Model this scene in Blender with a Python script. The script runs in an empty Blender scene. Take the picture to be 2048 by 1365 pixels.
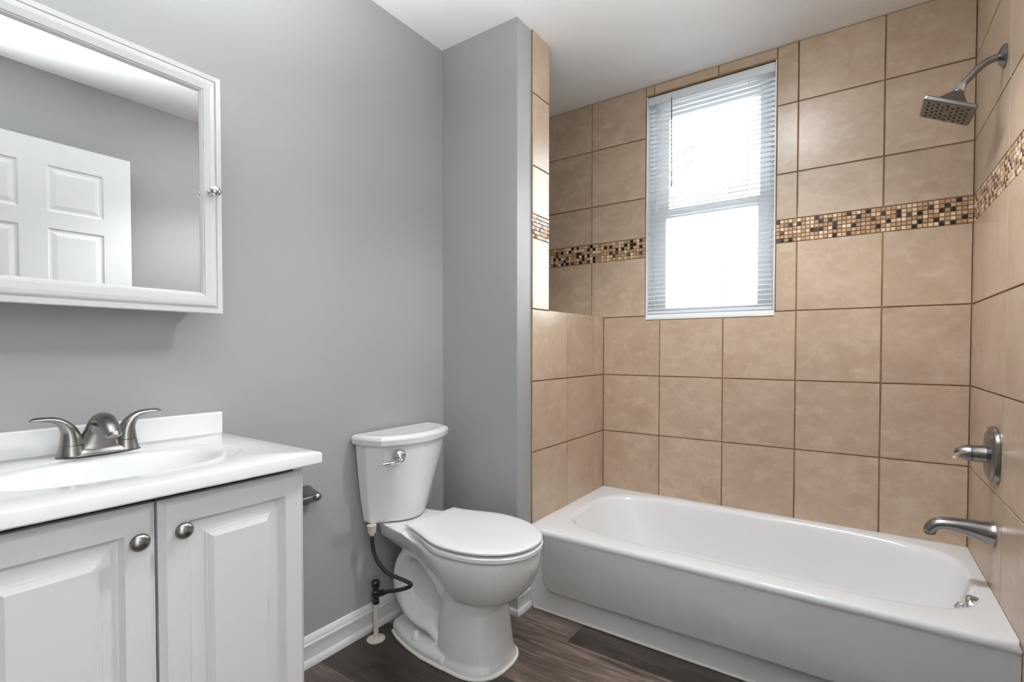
import bpy, bmesh, math, random
from mathutils import Vector, Matrix

# ------------------------------------------------------------------ camera
W_PX, H_PX = 2048, 1365
F_PX, CX_PX, CY_PX = 987.89, 1046.41, 719.28
YAW, PITCH, ROLL = 0.5938, -0.0205, 0.0007
CAM = Vector((1.574, 0.0, 1.1035))
scene = bpy.context.scene
col = scene.collection

cam_data = bpy.data.cameras.new('camera')
cam = bpy.data.objects.new('camera', cam_data)
col.objects.link(cam)
fw = Vector((-math.sin(YAW) * math.cos(PITCH), math.cos(YAW) * math.cos(PITCH), math.sin(PITCH)))
rt = Vector((math.cos(YAW), math.sin(YAW), 0))
up = rt.cross(fw)
rt2 = math.cos(ROLL) * rt + math.sin(ROLL) * up
up2 = -math.sin(ROLL) * rt + math.cos(ROLL) * up
cam.matrix_world = Matrix(((rt2.x, up2.x, -fw.x, CAM.x), (rt2.y, up2.y, -fw.y, CAM.y),
                           (rt2.z, up2.z, -fw.z, CAM.z), (0, 0, 0, 1)))
cam_data.sensor_width = 36.0
cam_data.sensor_fit = 'HORIZONTAL'
cam_data.lens = F_PX / W_PX * 36.0
cam_data.shift_x = (W_PX / 2 - CX_PX) / W_PX
cam_data.shift_y = (CY_PX - H_PX / 2) / W_PX
cam_data.clip_start = 0.01
scene.camera = cam

# ------------------------------------------------------------------ light and exposure
vs = scene.view_settings
vs.view_transform = 'Standard'
vs.look = 'None'
vs.exposure = 0.22
vs.gamma = 1.0
vs.use_curve_mapping = False
try:
    scene.cycles.use_denoising = True
    scene.cycles.max_bounces = 14
    scene.cycles.diffuse_bounces = 8
    scene.cycles.glossy_bounces = 6
    scene.cycles.transmission_bounces = 8
    scene.cycles.transparent_max_bounces = 16
    scene.cycles.sample_clamp_indirect = 6.0
    scene.cycles.caustics_reflective = False
    scene.cycles.caustics_refractive = False
except Exception:
    pass

SKY_STRENGTH = 16.0
LAMP_STRENGTH = 25.0          # opal dome of the ceiling light
ADDED_SPOT_POWER = 46.0       # unseen spot added below the dome
HALL_FILL_STRENGTH = 8.0          # fill panel added in the hallway
world = bpy.data.worlds.new('overcast_sky')
scene.world = world
world.use_nodes = True
bg = world.node_tree.nodes['Background']
bg.inputs[0].default_value = (0.94, 0.975, 1.0, 1)
bg.inputs[1].default_value = SKY_STRENGTH

portal_data = bpy.data.lights.new('window_portal', 'AREA')
portal_data.shape = 'RECTANGLE'
portal_data.size, portal_data.size_y = 0.62, 1.16
portal_data.cycles.is_portal = True
portal = bpy.data.objects.new('window_portal', portal_data)
portal.location = (0.961, 2.66, 1.83)
portal.rotation_euler = (math.radians(-90), 0, 0)      # faces into the room (-y)
col.objects.link(portal)


# photographer's flash held by the camera and bounced off the ceiling
flash_data = bpy.data.lights.new('bounce_flash', 'SPOT')
flash_data.energy = 460.0
flash_data.spot_size = math.radians(108)
flash_data.spot_blend = 1.0
flash_data.shadow_soft_size = 0.06
flash_data.color = (0.93, 0.97, 1.0)
flash = bpy.data.objects.new('bounce_flash', flash_data)
flash.location = (1.12, -0.05, 1.50)
flash.rotation_euler = (Vector((0.92, 0.20, 2.45)) - flash.location).to_track_quat('-Z', 'Y').to_euler()
col.objects.link(flash)


# ------------------------------------------------------------------ materials
def new_mat(name, color, rough=0.5, metal=0.0, spec=0.5, bump=0.0, bump_scale=200.0, vary=0.0, vary_scale=3.0, coat=0.0):
    m = bpy.data.materials.new(name)
    m.use_nodes = True
    nt = m.node_tree
    b = nt.nodes['Principled BSDF']
    b.inputs['Base Color'].default_value = (*color, 1)
    b.inputs['Roughness'].default_value = rough
    b.inputs['Metallic'].default_value = metal
    b.inputs['Specular IOR Level'].default_value = spec
    if coat:
        b.inputs['Coat Weight'].default_value = coat
        b.inputs['Coat Roughness'].default_value = 0.05
    tc = nt.nodes.new('ShaderNodeTexCoord')
    if vary:
        n = nt.nodes.new('ShaderNodeTexNoise')
        n.inputs['Scale'].default_value = vary_scale
        n.inputs['Detail'].default_value = 4
        nt.links.new(tc.outputs['Object'], n.inputs['Vector'])
        r = nt.nodes.new('ShaderNodeValToRGB')
        r.color_ramp.elements[0].position = 0.3
        r.color_ramp.elements[1].position = 0.7
        r.color_ramp.elements[0].color = (*[c * (1 - vary) for c in color], 1)
        r.color_ramp.elements[1].color = (*[min(1, c * (1 + vary)) for c in color], 1)
        nt.links.new(n.outputs['Fac'], r.inputs['Fac'])
        nt.links.new(r.outputs['Color'], b.inputs['Base Color'])
    if bump:
        n2 = nt.nodes.new('ShaderNodeTexNoise')
        n2.inputs['Scale'].default_value = bump_scale
        n2.inputs['Detail'].default_value = 3
        nt.links.new(tc.outputs['Object'], n2.inputs['Vector'])
        bp = nt.nodes.new('ShaderNodeBump')
        bp.inputs['Strength'].default_value = bump
        bp.inputs['Distance'].default_value = 0.002
        nt.links.new(n2.outputs['Fac'], bp.inputs['Height'])
        nt.links.new(bp.outputs['Normal'], b.inputs['Normal'])
    return m


def mix_rgb(nt, fac, a, b, blend='MIX'):
    n = nt.nodes.new('ShaderNodeMix')
    n.data_type = 'RGBA'
    n.blend_type = blend
    for sock, v in ((n.inputs[0], fac), (n.inputs[6], a), (n.inputs[7], b)):
        if hasattr(v, 'is_output'):
            nt.links.new(v, sock)
        elif isinstance(v, (int, float)):
            sock.default_value = v
        else:
            sock.default_value = (*v, 1)
    return n.outputs[2]


def ramp(nt, fac, stops, mode='LINEAR'):
    r = nt.nodes.new('ShaderNodeValToRGB')
    cr = r.color_ramp
    cr.interpolation = mode
    while len(cr.elements) < len(stops):
        cr.elements.new(0.5)
    for e, (p, c) in zip(cr.elements, stops):
        e.position = p
        e.color = (*c, 1) if len(c) == 3 else c
    nt.links.new(fac, r.inputs['Fac'])
    return r.outputs['Color']


def island_vec(nt):
    """object coordinates shifted by a random amount per mesh island"""
    tc = nt.nodes.new('ShaderNodeTexCoord')
    geo = nt.nodes.new('ShaderNodeNewGeometry')
    mul = nt.nodes.new('ShaderNodeMath')
    mul.operation = 'MULTIPLY'
    mul.inputs[1].default_value = 37.0
    nt.links.new(geo.outputs['Random Per Island'], mul.inputs[0])
    add = nt.nodes.new('ShaderNodeVectorMath')
    add.operation = 'ADD'
    nt.links.new(tc.outputs['Object'], add.inputs[0])
    nt.links.new(mul.outputs[0], add.inputs[1])
    return add.outputs[0], geo.outputs['Random Per Island']


def noise(nt, vec, scale, detail=4, rough=0.5):
    n = nt.nodes.new('ShaderNodeTexNoise')
    n.inputs['Scale'].default_value = scale
    n.inputs['Detail'].default_value = detail
    n.inputs['Roughness'].default_value = rough
    nt.links.new(vec, n.inputs['Vector'])
    return n.outputs['Fac']


def tile_material():
    m = bpy.data.materials.new('beige_ceramic_tile')
    m.use_nodes = True
    nt = m.node_tree
    b = nt.nodes['Principled BSDF']
    vec, rnd = island_vec(nt)
    big = noise(nt, vec, 6.0, 5, 0.62)
    fine = noise(nt, vec, 42.0, 5, 0.6)
    streak = nt.nodes.new('ShaderNodeMapping')
    streak.inputs['Scale'].default_value = (1.0, 1.0, 1.5)
    nt.links.new(vec, streak.inputs['Vector'])
    mid = noise(nt, streak.outputs[0], 13.0, 6, 0.65)
    c = ramp(nt, big, [(0.32, (0.395, 0.290, 0.205)), (0.68, (0.480, 0.370, 0.275))])
    c = mix_rgb(nt, ramp(nt, mid, [(0.50, (0, 0, 0)), (0.72, (0.55, 0.55, 0.55))]), c, (0.57, 0.465, 0.365))
    c = mix_rgb(nt, ramp(nt, fine, [(0.35, (0.16, 0.16, 0.16)), (0.6, (0, 0, 0))]), c, (0.32, 0.225, 0.155))
    tone = ramp(nt, rnd, [(0.0, (0.94, 0.93, 0.92)), (1.0, (1.05, 1.05, 1.05))])
    c = mix_rgb(nt, 1.0, c, tone, 'MULTIPLY')
    nt.links.new(c, b.inputs['Base Color'])
    b.inputs['Roughness'].default_value = 0.30
    b.inputs['Specular IOR Level'].default_value = 0.5
    bp = nt.nodes.new('ShaderNodeBump')
    bp.inputs['Strength'].default_value = 0.06
    bp.inputs['Distance'].default_value = 0.002
    nt.links.new(mid, bp.inputs['Height'])
    nt.links.new(bp.outputs['Normal'], b.inputs['Normal'])
    return m


def mosaic_material():
    m = bpy.data.materials.new('mosaic_glass_tile')
    m.use_nodes = True
    nt = m.node_tree
    b = nt.nodes['Principled BSDF']
    at = nt.nodes.new('ShaderNodeAttribute')
    at.attribute_name = 'tone'
    c = ramp(nt, at.outputs['Fac'], [
        (0.0, (0.012, 0.010, 0.010)), (0.19, (0.06, 0.040, 0.030)), (0.25, (0.40, 0.25, 0.145)),
        (0.48, (0.50, 0.34, 0.215)), (0.68, (0.36, 0.225, 0.135)), (0.80, (0.66, 0.50, 0.345)), (0.93, (0.74, 0.60, 0.44))], 'CONSTANT')
    nt.links.new(c, b.inputs['Base Color'])
    b.inputs['Roughness'].default_value = 0.16
    return m


def floor_material():
    m = bpy.data.materials.new('dark_wood_plank')
    m.use_nodes = True
    nt = m.node_tree
    b = nt.nodes['Principled BSDF']
    vec, rnd = island_vec(nt)
    mp = nt.nodes.new('ShaderNodeMapping')
    mp.inputs['Scale'].default_value = (1.3, 14.0, 1.0)
    nt.links.new(vec, mp.inputs['Vector'])
    g = noise(nt, mp.outputs[0], 3.2, 7, 0.68)
    mp2 = nt.nodes.new('ShaderNodeMapping')
    mp2.inputs['Scale'].default_value = (3.0, 60.0, 1.0)
    nt.links.new(vec, mp2.inputs['Vector'])
    g2 = noise(nt, mp2.outputs[0], 4.0, 4, 0.6)
    c = ramp(nt, g, [(0.32, (0.035, 0.023, 0.018)), (0.5, (0.105, 0.077, 0.064)), (0.68, (0.200, 0.155, 0.134))])
    c = mix_rgb(nt, ramp(nt, g2, [(0.40, (0.6, 0.6, 0.6)), (0.62, (0, 0, 0))]), c, (0.035, 0.023, 0.018))
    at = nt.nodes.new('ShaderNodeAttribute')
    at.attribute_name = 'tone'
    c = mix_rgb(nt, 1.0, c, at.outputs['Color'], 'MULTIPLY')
    nt.links.new(c, b.inputs['Base Color'])
    b.inputs['Roughness'].default_value = 0.42
    bp = nt.nodes.new('ShaderNodeBump')
    bp.inputs['Strength'].default_value = 0.12
    bp.inputs['Distance'].default_value = 0.001
    nt.links.new(g2, bp.inputs['Height'])
    nt.links.new(bp.outputs['Normal'], b.inputs['Normal'])
    return m


def glass_material():
    """thin clear pane: see-through with a faint fresnel reflection"""
    m = bpy.data.materials.new('window_glass')
    m.use_nodes = True
    nt = m.node_tree
    nt.nodes.remove(nt.nodes['Principled BSDF'])
    tr = nt.nodes.new('ShaderNodeBsdfTransparent')
    tr.inputs[0].default_value = (0.95, 0.97, 0.97, 1)
    gl = nt.nodes.new('ShaderNodeBsdfGlossy')
    gl.inputs['Roughness'].default_value = 0.0
    fr = nt.nodes.new('ShaderNodeFresnel')
    fr.inputs['IOR'].default_value = 1.45
    mx = nt.nodes.new('ShaderNodeMixShader')
    nt.links.new(fr.outputs[0], mx.inputs[0])
    nt.links.new(tr.outputs[0], mx.inputs[1])
    nt.links.new(gl.outputs[0], mx.inputs[2])
    nt.links.new(mx.outputs[0], nt.nodes['Material Output'].inputs[0])
    return m


def lamp_material(name, strength):
    m = bpy.data.materials.new(name)
    m.use_nodes = True
    b = m.node_tree.nodes['Principled BSDF']
    b.inputs['Base Color'].default_value = (0.9, 0.9, 0.88, 1)
    b.inputs['Emission Color'].default_value = (0.95, 0.98, 1.0, 1)
    b.inputs['Emission Strength'].default_value = strength
    return m


def brushed_nickel(name, color, rough):
    m = new_mat(name, color, rough, 1.0)
    b = m.node_tree.nodes['Principled BSDF']
    b.inputs['Anisotropic'].default_value = 0.3
    return m


M = {
    'paint': new_mat('grey_wall_paint', (0.305, 0.305, 0.299), 0.55, spec=0.3, bump=0.04, bump_scale=260),
    'ceiling': new_mat('white_ceiling_paint', (0.88, 0.88, 0.88), 0.85, spec=0.2, bump=0.03, bump_scale=180),
    'trim': new_mat('white_gloss_trim', (0.73, 0.73, 0.725), 0.30),
    'grout': new_mat('brown_grout', (0.215, 0.130, 0.072), 0.9, spec=0.2, bump=0.3, bump_scale=400, vary=0.25, vary_scale=9),
    'tile': tile_material(),
    'mosaic': mosaic_material(),
    'floor': floor_material(),
    'underfloor': new_mat('dark_floor_seam', (0.012, 0.009, 0.008), 0.8),
    'porcelain': new_mat('white_porcelain', (0.76, 0.76, 0.755), 0.10),
    'enamel': new_mat('white_tub_enamel', (0.78, 0.785, 0.79), 0.14),
    'seat': new_mat('white_seat_plastic', (0.77, 0.77, 0.77), 0.22),
    'cabinet_frame': new_mat('white_mirror_frame_paint', (0.62, 0.62, 0.62), 0.3),
    'marble': new_mat('white_cultured_marble', (0.80, 0.80, 0.80), 0.12),
    'cabinet': new_mat('white_cabinet_paint', (0.62, 0.62, 0.62), 0.34),
    'dark': new_mat('dark_cabinet_inside', (0.03, 0.027, 0.025), 0.8),
    'nickel': brushed_nickel('brushed_nickel', (0.27, 0.26, 0.25), 0.27),
    'satin': brushed_nickel('dark_satin_nickel', (0.24, 0.23, 0.22), 0.32),
    'chrome': new_mat('polished_chrome', (0.72, 0.72, 0.72), 0.06, 1.0),
    'mirror': new_mat('mirror_glass', (0.93, 0.94, 0.94), 0.005, 1.0),
    'caulk': new_mat('cream_caulk', (0.78, 0.74, 0.68), 0.5, bump=0.2, bump_scale=120),
    'rubber': new_mat('black_braided_hose', (0.012, 0.012, 0.012), 0.45, bump=0.6, bump_scale=900),
    'valve': new_mat('tarnished_dark_metal', (0.035, 0.033, 0.03), 0.35, 0.7),
    'pvc': new_mat('cream_plastic_pipe', (0.58, 0.52, 0.46), 0.4),
    'nozzle': new_mat('black_rubber_nozzle', (0.015, 0.015, 0.016), 0.5),
    'vinyl': new_mat('white_vinyl', (0.84, 0.85, 0.86), 0.35),
    'slat': new_mat('white_blind_slat', (0.84, 0.85, 0.87), 0.45),
    'glass': glass_material(),
    'siding': new_mat('white_siding', (0.82, 0.82, 0.82), 0.7),
    'shutter': new_mat('grey_house_window', (0.035, 0.038, 0.042), 0.5),
    'bark': new_mat('grey_bark', (0.10, 0.09, 0.08), 0.9, vary=0.3, vary_scale=12),
    'soil': new_mat('pale_yard_concrete', (0.72, 0.72, 0.71), 0.9, vary=0.1),
    'lamp': lamp_material('lit_lamp_glass', LAMP_STRENGTH),
    'hall_lamp': lamp_material('lit_panel_diffuser', HALL_FILL_STRENGTH),
    'hall_paint': new_mat('white_hall_paint', (0.78, 0.78, 0.77), 0.7),
    'floor_hall': new_mat('light_hall_floor', (0.35, 0.30, 0.26), 0.5),
}
# blind slats let some daylight through
_nt = M['slat'].node_tree
_b = _nt.nodes['Principled BSDF']
_tr = _nt.nodes.new('ShaderNodeBsdfTranslucent')
_tr.inputs[0].default_value = (0.85, 0.87, 0.9, 1)
_mx = _nt.nodes.new('ShaderNodeMixShader')
_mx.inputs[0].default_value = 0.35
_nt.links.new(_b.outputs[0], _mx.inputs[1])
_nt.links.new(_tr.outputs[0], _mx.inputs[2])
_nt.links.new(_mx.outputs[0], _nt.nodes['Material Output'].inputs[0])


# ------------------------------------------------------------------ mesh helpers
class MB:
    def __init__(self):
        self.bm = bmesh.new()

    def box(self, x0, x1, y0, y1, z0, z1):
        vs_ = [self.bm.verts.new(p) for p in ((x0, y0, z0), (x1, y0, z0), (x1, y1, z0), (x0, y1, z0),
                                              (x0, y0, z1), (x1, y0, z1), (x1, y1, z1), (x0, y1, z1))]
        for f in ((3, 2, 1, 0), (4, 5, 6, 7), (0, 1, 5, 4), (1, 2, 6, 5), (2, 3, 7, 6), (3, 0, 4, 7)):
            self.bm.faces.new([vs_[i] for i in f])
        return self

    def loft(self, rings, cap0=True, cap1=True, closed=True):
        rows = [[self.bm.verts.new(p) for p in r] for r in rings]
        n = len(rows[0])
        for a, b in zip(rows, rows[1:]):
            for i in range(n if closed else n - 1):
                j = (i + 1) % n
                self.bm.faces.new((a[i], a[j], b[j], b[i]))
        if cap0:
            self.bm.faces.new(rows[0][::-1])
        if cap1:
            self.bm.faces.new(rows[-1])
        return self

    def tube(self, path, radii, n=16, flat=None, upv=None):
        """tube along a path; radii numbers or (a, b) pairs (a along the side vector, b along the other)"""
        path = [Vector(p) for p in path]
        rings = []
        prev = None
        for i, p in enumerate(path):
            t = (path[min(i + 1, len(path) - 1)] - path[max(i - 1, 0)]).normalized()
            if prev is None:
                ref = Vector(upv) if upv else (Vector((0, 0, 1)) if abs(t.z) < 0.9 else Vector((1, 0, 0)))
                side = t.cross(ref).normalized()
            else:
                side = (prev - t * prev.dot(t)).normalized()
            prev = side
            oth = t.cross(side).normalized()
            r = radii[i] if isinstance(radii, (list, tuple)) else radii
            ra, rb = r if isinstance(r, (list, tuple)) else (r, r)
            rings.append([p + side * (ra * math.cos(2 * math.pi * k / n)) + oth * (rb * math.sin(2 * math.pi * k / n)) for k in range(n)])
        return self.loft(rings)

    def lathe(self, prof, origin, axis, n=32):
        """prof: list of (distance along axis, radius)"""
        o = Vector(origin)
        ax = Vector(axis).normalized()
        s = ax.cross(Vector((0, 0, 1)) if abs(ax.z) < 0.9 else Vector((1, 0, 0))).normalized()
        t = ax.cross(s).normalized()
        rings = [[o + ax * d + (s * math.cos(2 * math.pi * k / n) + t * math.sin(2 * math.pi * k / n)) * max(r, 1e-5) for k in range(n)] for d, r in prof]
        return self.loft(rings)

    def prism(self, outline, frame, d0, d1):
        """outline of (u, v); frame maps (u, v, d) to a point"""
        return self.loft([[frame(u, v, d0) for u, v in outline], [frame(u, v, d1) for u, v in outline]])

    def nested(self, frame, u0, u1, v0, v1, steps, back=None, center=True):
        """concentric rectangles: steps of (inset, height); optional back at height `back`"""
        rings = []
        if back is not None:
            rings.append([frame(u, v, back) for u, v in ((u0, v0), (u1, v0), (u1, v1), (u0, v1))])
        for ins, h in steps:
            rings.append([frame(u, v, h) for u, v in ((u0 + ins, v0 + ins), (u1 - ins, v0 + ins), (u1 - ins, v1 - ins), (u0 + ins, v1 - ins))])
        return self.loft(rings, cap0=back is not None and center, cap1=center)

    def build(self, name, mat, parent=None, smooth=None, bevel=0.0, bseg=2, normals=True, blimit=40):
        bm = self.bm
        if normals:
            bmesh.ops.recalc_face_normals(bm, faces=bm.faces)
        me = bpy.data.meshes.new(name)
        bm.to_mesh(me)
        bm.free()
        me.materials.append(mat)
        o = bpy.data.objects.new(name, me)
        col.objects.link(o)
        if parent:
            o.parent = parent
            o.matrix_parent_inverse = parent.matrix_basis.inverted()
        if bevel:
            b = o.modifiers.new('bevel', 'BEVEL')
            b.width = bevel
            b.segments = bseg
            b.limit_method = 'ANGLE'
            b.angle_limit = math.radians(blimit)
            smooth = smooth or 40
        if smooth:
            me.polygons.foreach_set('use_smooth', [True] * len(me.polygons))
            if not bevel:
                me.set_sharp_from_angle(angle=math.radians(smooth))
            else:
                b.harden_normals = True
        return o


def thing(name, label, cat, loc, group=None):
    o = bpy.data.objects.new(name, None)
    o.empty_display_size = 0.05
    o.location = loc
    col.objects.link(o)
    o['label'] = label
    o['category'] = cat
    if group:
        o['group'] = group
    return o


def tag(o, label, cat):
    o['label'] = label
    o['category'] = cat
    return o


def structure(o, label):
    o['kind'] = 'structure'
    o['label'] = label
    o['category'] = o.name.split('_')[0]
    return o


def smooth_path(pts, n=8):
    """Catmull-Rom through points"""
    P = [Vector(p) for p in pts]
    P = [P[0] * 2 - P[1]] + P + [P[-1] * 2 - P[-2]]
    out = []
    for i in range(1, len(P) - 2):
        for k in range(n):
            t = k / n
            a, b, c, d = P[i - 1], P[i], P[i + 1], P[i + 2]
            out.append(0.5 * ((2 * b) + (c - a) * t + (2 * a - 5 * b + 4 * c - d) * t * t + (3 * b - a - 3 * c + d) * t ** 3))
    out.append(P[-2])
    return out


def lerp_list(vals, n):
    out = []
    for i in range(n):
        t = i / (n - 1) * (len(vals) - 1)
        k = min(int(t), len(vals) - 2)
        f = t - k
        a, b = vals[k], vals[k + 1]
        if isinstance(a, (tuple, list)):
            out.append(tuple(x + (y - x) * f for x, y in zip(a, b)))
        else:
            out.append(a + (b - a) * f)
    return out


# ------------------------------------------------------------------ room dimensions (metres, from the photograph)
H = 2.4565                      # ceiling
Y1 = 1.6727                     # front of the short grey partition
XA = 0.4225                     # tiled face of the alcove's left wall
XR = 1.9325                     # tiled face of the right wall
Y2 = 2.4925                     # tiled back wall
YF = -0.62                      # wall behind the camera
R1, R2, R3 = 1.2756, 0.9654, 0.6586
BB, BT, RA, RB = 1.5824, 1.6827, 1.888, 2.1943
RIM = 0.351
GZ = 0.0035                     # grout recess
WIN = (0.660, 1.262, 1.258, 2.405)

# ------------------------------------------------------------------ floor
random.seed(5)
PW = 0.148
fl = bmesh.new()
tone_layer = fl.loops.layers.float_color.new('tone')
edges_y = []
y = 1.620 - PW * 16
while y < 2.6:
    edges_y.append(y)
    y += PW
rowtones = [0.55, 1.0, 0.8, 1.25, 0.7]
for k, y0 in enumerate(edges_y):
    y1 = y0 + PW
    L = 1.22
    off = 0.684 if abs(y0 - 1.620) < 0.01 else (0.684 + 0.43 * (k - 16)) % L
    x0 = off - 2 * L
    while x0 < 2.05:
        x1 = x0 + L
        a, b = max(x0, -0.10), min(x1, 2.05)
        if b - a > 0.02:
            g = 0.0006
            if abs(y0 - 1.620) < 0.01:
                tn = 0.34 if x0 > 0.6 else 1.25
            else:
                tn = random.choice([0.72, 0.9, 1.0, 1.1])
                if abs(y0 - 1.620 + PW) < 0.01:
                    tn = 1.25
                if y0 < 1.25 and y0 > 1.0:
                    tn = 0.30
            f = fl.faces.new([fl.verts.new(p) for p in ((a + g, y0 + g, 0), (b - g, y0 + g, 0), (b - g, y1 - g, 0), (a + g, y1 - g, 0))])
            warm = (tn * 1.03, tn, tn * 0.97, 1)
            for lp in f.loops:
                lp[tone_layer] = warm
        x0 = x1
me = bpy.data.meshes.new('planks')
fl.to_mesh(me)
fl.free()
me.materials.append(M['floor'])
planks = bpy.data.objects.new('planks', me)
col.objects.link(planks)
floor_o = MB().box(-0.1, 2.05, YF - 0.1, 2.66, -0.1, -0.0012).build('floor', M['underfloor'])
structure(floor_o, 'dark brown wood plank floor')
planks.parent = floor_o

# ------------------------------------------------------------------ ceiling and plain walls
structure(MB().box(-0.1, 2.05, YF - 0.1, 2.66, H, H + 0.12).build('ceiling', M['ceiling']), 'smooth white ceiling')
wl = MB().box(-0.1, 0.0, YF - 0.1, 2.66, -0.1, H).build('wall_left', M['paint'])
structure(wl, 'grey painted wall behind vanity and toilet')
structure(MB().box(0.0, 1.9405, YF - 0.1, YF, 0, H).build('wall_front', M['paint']), 'grey painted wall behind the viewer')


# ------------------------------------------------------------------ tiled walls
def tile_mesh(name, rects, frame, mat, parent, gap=0.0025, lift=GZ, tones=None):
    bm = bmesh.new()
    lay = bm.faces.layers.float.new('tone') if tones is not None else None
    for i, r in enumerate(rects):
        u0, u1, v0, v1 = r[:4]
        fl_ = r[4] if len(r) > 4 else (1, 1, 1, 1)   # grout on u0, u1, v0, v1
        a, b = u0 + gap * fl_[0], u1 - gap * fl_[1]
        c, d = v0 + gap * fl_[2], v1 - gap * fl_[3]
        e = 0.0011
        base = [bm.verts.new(frame(u, v, 0)) for u, v in ((a, c), (b, c), (b, d), (a, d))]
        top = [bm.verts.new(frame(u, v, lift)) for u, v in ((a + e * fl_[0], c + e * fl_[2]), (b - e * fl_[1], c + e * fl_[2]),
                                                            (b - e * fl_[1], d - e * fl_[3]), (a + e * fl_[0], d - e * fl_[3]))]
        fs = [bm.faces.new(top)]
        for k in range(4):
            j = (k + 1) % 4
            fs.append(bm.faces.new((base[k], base[j], top[j], top[k])))
        if lay is not None:
            for f in fs:
                f[lay] = tones[i]
    bmesh.ops.remove_doubles(bm, verts=bm.verts, dist=0.00002)
    bmesh.ops.recalc_face_normals(bm, faces=bm.faces)
    # faces must point to +lift
    bm.faces.ensure_lookup_table()
    ref = (Vector(frame(0, 0, 1)) - Vector(frame(0, 0, 0))).normalized()
    if bm.faces and bm.faces[0].normal.dot(ref) < 0:
        bmesh.ops.reverse_faces(bm, faces=bm.faces)
    me_ = bpy.data.meshes.new(name)
    bm.to_mesh(me_)
    bm.free()
    me_.materials.append(mat)
    o = bpy.data.objects.new(name, me_)
    col.objects.link(o)
    o.parent = parent
    return o


def mosaic(u0, u1, frame, parent, seed, v0=BB, v1=BT):
    rnd = random.Random(seed)
    rows = 6
    h = (v1 - v0) / rows
    n = max(1, round((u1 - u0) / h))
    w = (u1 - u0) / n
    rects, tones = [], []
    last = [0.5] * rows
    for i in range(n):
        for j in range(rows):
            rects.append((u0 + i * w, u0 + (i + 1) * w, v0 + j * h, v0 + (j + 1) * h))
            t = rnd.random()
            if t < 0.25 and (last[j] < 0.25 and rnd.random() < 0.8):
                t = 0.3 + 0.7 * rnd.random()
            if j and tones[-1] < 0.25 and t < 0.25 and rnd.random() < 0.7:
                t = 0.3 + 0.7 * rnd.random()
            last[j] = t
            tones.append(t)
    return tile_mesh('mosaic_band', rects, frame, M['mosaic'], parent, gap=0.0011, lift=GZ, tones=tones)


# back wall with the window opening
bw = MB()
yb0, yb1 = Y2 + GZ, 2.66
wx0, wx1, wz0, wz1 = WIN
bw.box(0.0, wx0, yb0, yb1, 0, H).box(wx1, 2.05, yb0, yb1, 0, H)
bw.box(wx0, wx1, yb0, yb1, 0, wz0).box(wx0, wx1, yb0, yb1, wz1, H)
wall_back = bw.build('wall_back', M['grout'])
structure(wall_back, 'beige tiled back wall of the bath alcove')
fb = lambda u, v, d: (u, yb0 - d, v)
T = []
cl = [XA, 0.7347, 1.0421, 1.3491, 1.6568, XR]
for a, b in zip(cl, cl[1:]):
    T += [(a, b, 0.33, R3), (a, b, R3, R2)]
for a, b in ((1.3491, 1.6568), (1.6568, XR)):
    T.append((a, b, R2, R1))
e_ = wz0 - 0.003
T += [(XA, wx0, R2, R1, (1, 0, 1, 1)), (wx0, 0.7347, R2, e_, (0, 1, 1, 1)),
      (0.7347, 1.0421, R2, e_),
      (1.0421, wx1, R2, e_, (1, 0, 1, 1)), (wx1, 1.3491, R2, R1, (0, 1, 1, 1))]
cu = [0.0, 0.042, 0.3486, wx0 - 0.003]
cr_ = [wx1 + 0.003, 1.3491, 1.6568, XR]
for cs in (cu, cr_):
    for a, b in zip(cs, cs[1:]):
        for c, d in ((R1, BB), (BT, RA), (RA, RB), (RB, H)):
            T.append((a, b, c, d))
for a, b in ((wx0 - 0.003, 0.700), (0.700, 1.013), (1.013, wx1 + 0.003)):
    T.append((a, b, wz1 + 0.003, H))
tile_mesh('tiles', T, fb, M['tile'], wall_back)
mosaic(0.0, wx0 - 0.003, fb, wall_back, 11)
mosaic(wx1 + 0.003, XR, fb, wall_back, 3)

# alcove's left wall: short partition to the ceiling, low wall under the opening
pa = MB()
pa.box(0.0, XA - 0.008, Y1, 1.775, 0, H)
pa.box(0.0, XA - GZ, 1.7755, 1.913, 0, H)
pa.box(0.0, XA - GZ, 1.913, Y2 + GZ, 0, 1.2745)
wall_alcove = pa.build('wall_alcove', M['paint'])
structure(wall_alcove, 'short grey partition wall beside the toilet with tiled bath side')
gp = MB().box(XA - 0.006, XA - GZ + 0.0002, 1.7752, 1.9135, 0.3, H).box(XA - 0.006, XA - GZ + 0.0002, 1.9135, Y2 + GZ, 0.3, 1.2752)
gp.build('grout', M['grout'], wall_alcove)
fa = lambda u, v, d: (XA - GZ + d, u, v)
T = []
ca = [1.777, 2.086, 2.387, Y2]
for a, b in zip(ca, ca[1:]):
    T += [(a, b, 0.33, R3), (a, b, R3, R2), (a, b, R2, 1.2775)]
for c, d in ((1.2775, BB), (BT, RA), (RA, RB), (RB, H)):
    T.append((1.777, 1.9145, c, d))
tile_mesh('tiles', T, fa, M['tile'], wall_alcove)
mosaic(1.777, 1.9145, fa, wall_alcove, 7)
# ledge tiles on top of the low wall
fl2 = lambda u, v, d: (v, u, 1.2745 + d)
tile_mesh('ledge_tiles', [(1.9145, 2.2, 0.0, 0.12), (2.2, Y2, 0.0, 0.12), (1.9145, 2.2, 0.12, XA - 0.001), (2.2, Y2, 0.12, XA - 0.001)], fl2, M['tile'], wall_alcove)

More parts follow.
